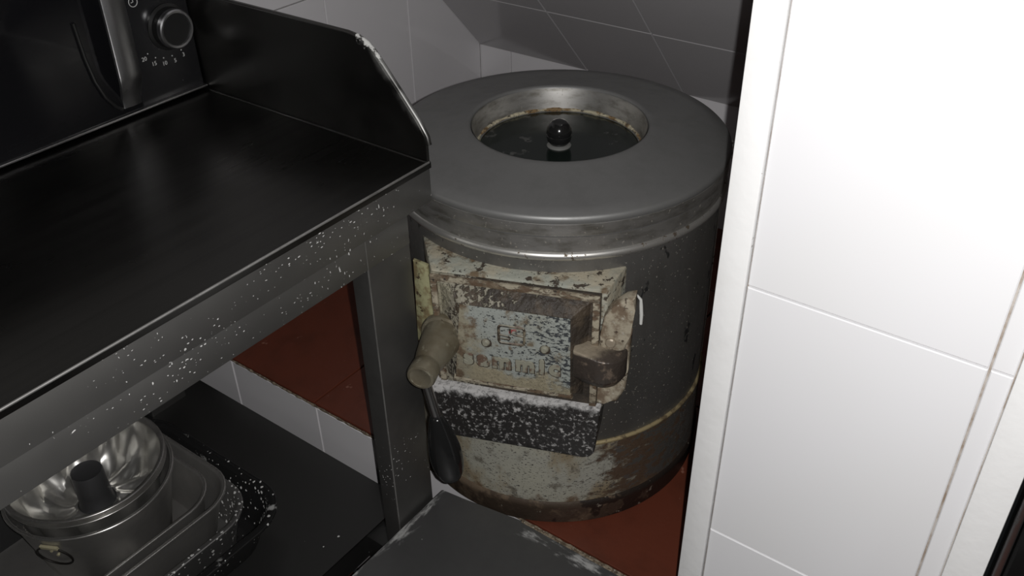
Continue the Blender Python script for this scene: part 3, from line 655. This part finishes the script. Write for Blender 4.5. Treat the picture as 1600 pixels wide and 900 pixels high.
# ------------------------------------------------------------------ baking tins on the lower shelf
def rr_loop(x0, x1, y0, y1, r, z, k=8):
    pts = []
    for cx_, cy_, a0 in ((x1-r, y1-r, 0), (x0+r, y1-r, 90), (x0+r, y0+r, 180), (x1-r, y0+r, 270)):
        for i in range(k+1):
            t = math.radians(a0+90*i/k); pts.append(V((cx_+r*math.cos(t), cy_+r*math.sin(t), z)))
    return pts
def tray(name, label, m, xr, yf, zr, xrb, yfb, zb_, r, sx=.30, sy=.29, lip=.006, rim=None, group='nested baking trays on the lower shelf'):
    x0, y1 = xr-sx, yf+sy; ix, iy = xr-xrb, yfb-yf
    bm = bmesh.new()
    def lp(e, z, rr=None): return rr_loop(x0-e, xr+e, yf-e, y1+e, max(r+e, .004), z)
    def lb(e, z): return rr_loop(x0+ix-e, xrb+e, yfb-e, y1-iy+e, max(r+e-.5*iy, .004), z)
    loops = [lb(-.02, zb_), lb(-.002, zb_), lb(0, zb_+.003), lp(-lip-.001, zr-.0035), lp(-.001, zr-.0045), lp(0, zr-.002), lp(-.001, zr), lp(-lip+.001, zr+.0004), lp(-lip-.0025, zr-.002),
             lb(-.0025, zb_+.004), lb(-.005, zb_+.0016), lb(-.02, zb_+.0014)]
    loft(bm, loops, True, (True, True))
    ctr = ((x0+xr)/2, (yf+y1)/2, zb_)
    o = thing(name, label, 'baking tray', ctr, group)
    finish(bm, 'tray_body', m, o, True, ctr, 50)
    bm = bmesh.new(); tube(bm, [p+V((0, 0, -.0010)) for p in rr_loop(x0+.0015, xr-.0015, yf+.0015, y1-.0015, r-.001, zr)], .0019, 10, True)
    finish(bm, 'rolled_rim', rim, o, True, ctr, 60)
    return o
z0 = ZSH+.0003
tray('baking_tray', 'black floury baking tray, lowest and outermost of the nested stack', M_['enamel'], .540, .786, -.0100, .510, .812, z0, .065, .37, .34, .011, M_['enamel'])
tray('baking_tray', 'steel tray with flour on its rim, second from the bottom of the stack', M_['tin_floury'], .506, .817, .0000, .489, .832, z0+.0022, .062, .34, .31, .007, M_['tin_floury'])
tray('baking_tray', 'plain steel tray around the innermost tray, third from the bottom of the stack', M_['tin'], .506, .852, .0130, .481, .868, z0+.0044, .058, .33, .28, .005, M_['tinrim'])
tray('baking_tray', 'innermost shallow steel tray directly around the round cake tin', M_['tin'], .484, .866, .0190, .470, .880, z0+.0066, .055, .31, .26, .004, M_['tinrim'])
TC = V((.3730, .999, z0+.0086)); HT = .055-TC.z
ct = thing('cake_tin', 'round steel cake tin with ring handle on its side, standing inside the trays', 'cake tin', TC)
bm = bmesh.new()
lathe(bm, [(0, 0), (.0825, 0), (.084, .0015), (.1065, HT-.004), (.1085, HT-.004), (.1095, HT-.002), (.1085, HT), (.1055, HT), (.1045, HT-.003), (.0825, .003), (.081, .0015), (0, .0015)], n=112)
finish(bm, 'tin_body', M_['tin'], ct, True, None, 50)
def ringtube(R, z, r, par, name, m):
    bm = bmesh.new(); tube(bm, [V((R*math.cos(2*PI*i/112), R*math.sin(2*PI*i/112), z)) for i in range(112)], r, 10, True)
    return finish(bm, name, m, par, True, None, 60)
ringtube(.1082, HT-.0015, .0021, ct, 'rolled_rim', M_['tinrim'])
def conept(az, z, e=0):   # point on outer wall
    r = .084+(.1065-.084)*(z/(HT-.004))+e; return V((r*math.cos(az), r*math.sin(az), z))
az = math.atan2(.951-.996, .289-.3765)
zc = -.930+.965-TC.z
bm = bmesh.new(); e1 = V((-math.sin(az), math.cos(az), 0))
cpt = conept(az, zc, .002); rad = .0235; down = (conept(az, zc-.02, .002)-cpt).normalized()
tube(bm, [cpt+down*(rad*.85)+e1*rad*math.cos(t)*1.0-down*rad*.85*math.sin(t)+V((math.cos(az), math.sin(az), 0))*.001 for t in [2*PI*i/40 for i in range(40)]], .0015, 8, True)
rh = finish(bm, 'ring_handle', M_['wire'], ct, True)
bm = bmesh.new()
o_ = V((math.cos(az), math.sin(az), 0))
add_prism(bm, [cpt+e1*.012-down*.003-o_*.002, cpt-e1*.012-down*.003-o_*.002, cpt-e1*.012+down*.003-o_*.002, cpt+e1*.012+down*.003-o_*.002], o_*.0048, .0010)
finish(bm, 'ring_clip', M_['brass'], ct, True)['label'] = 'pale brass clip'
for s in (-1, 1):
    bm = bmesh.new(); q = cpt+down*.016+e1*(.003*s)+down*.004*s; lathe(bm, [(0, -.003), (.002, -.003), (.002, -.0005), (0, .0003)], q, o_, 12); finish(bm, 'rivet', M_['brass'], ct, True)
# fluted ring mould nested in the tin
BC = V((.3725, .999, -.009)); 
bd = thing('ring_cake_mould', 'fluted aluminium ring cake mould with central tube, nested in the round tin', 'cake mould', BC)
NF, NA, TOP = 11, 224, .0895
prof = []   # (radius, z, flute amplitude, twist)
prof += [(.1085, TOP-.010, 0, 0), (.1095, TOP-.009, 0, 0), (.1095, TOP-.001, 0, 0), (.1080, TOP, 0, 0), (.1050, TOP-.001, 0, 0), (.1030, TOP-.006, 0, 0), (.1015, TOP-.012, .0008, 0)]
prof += [(.0985, .066, .0030, 0), (.0960, .052, .0042, 0), (.0930, .038, .0050, .02), (.0890, .025, .0052, .06), (.0820, .0145, .0045, .14), (.0730, .0085, .0040, .24), (.0620, .0060, .0036, .36), (.0500, .0070, .0032, .48), (.0400, .0100, .0022, .56), (.0320, .0140, .0010, .62), (.0265, .0180, 0, .64)]
bm = bmesh.new(); loops = []
for r, z, am, tw in prof:
    lp = []
    for i in range(NA):
        t = 2*PI*i/NA; w_ = math.sin(NF*(t-tw)); w_ = math.copysign(abs(w_)**.7, w_)
        flat = min(1, max(0, (.092-r)/.02))
        rr = r+am*w_*(1-flat*.7); zz = z+am*w_*flat*1.0
        lp.append(V((rr*.945*math.cos(t), rr*.945*math.sin(t), zz)))
    loops.append(lp)
loft(bm, loops, True, (False, False)); o = finish(bm, 'mould_shell', M_['flute'], bd, True, None, 50)
so = o.modifiers.new('thickness', 'SOLIDIFY'); so.thickness = .0008; so.offset = 1
ringtube(.1030, TOP-.0005, .0015, bd, 'rolled_rim', M_['tinrim']); ringtube(.1036, TOP-.0095, .0011, bd, 'lower_rim_bead', M_['tinrim'])
bm = bmesh.new(); lathe(bm, [(.0252, .0165), (.0225, .022), (.0215, .040), (.0208, .072), (.0198, .0750), (.0185, .0745), (.0150, .0725), (0, .072)], n=48)
finish(bm, 'centre_tube', M_['tube'], bd, True)
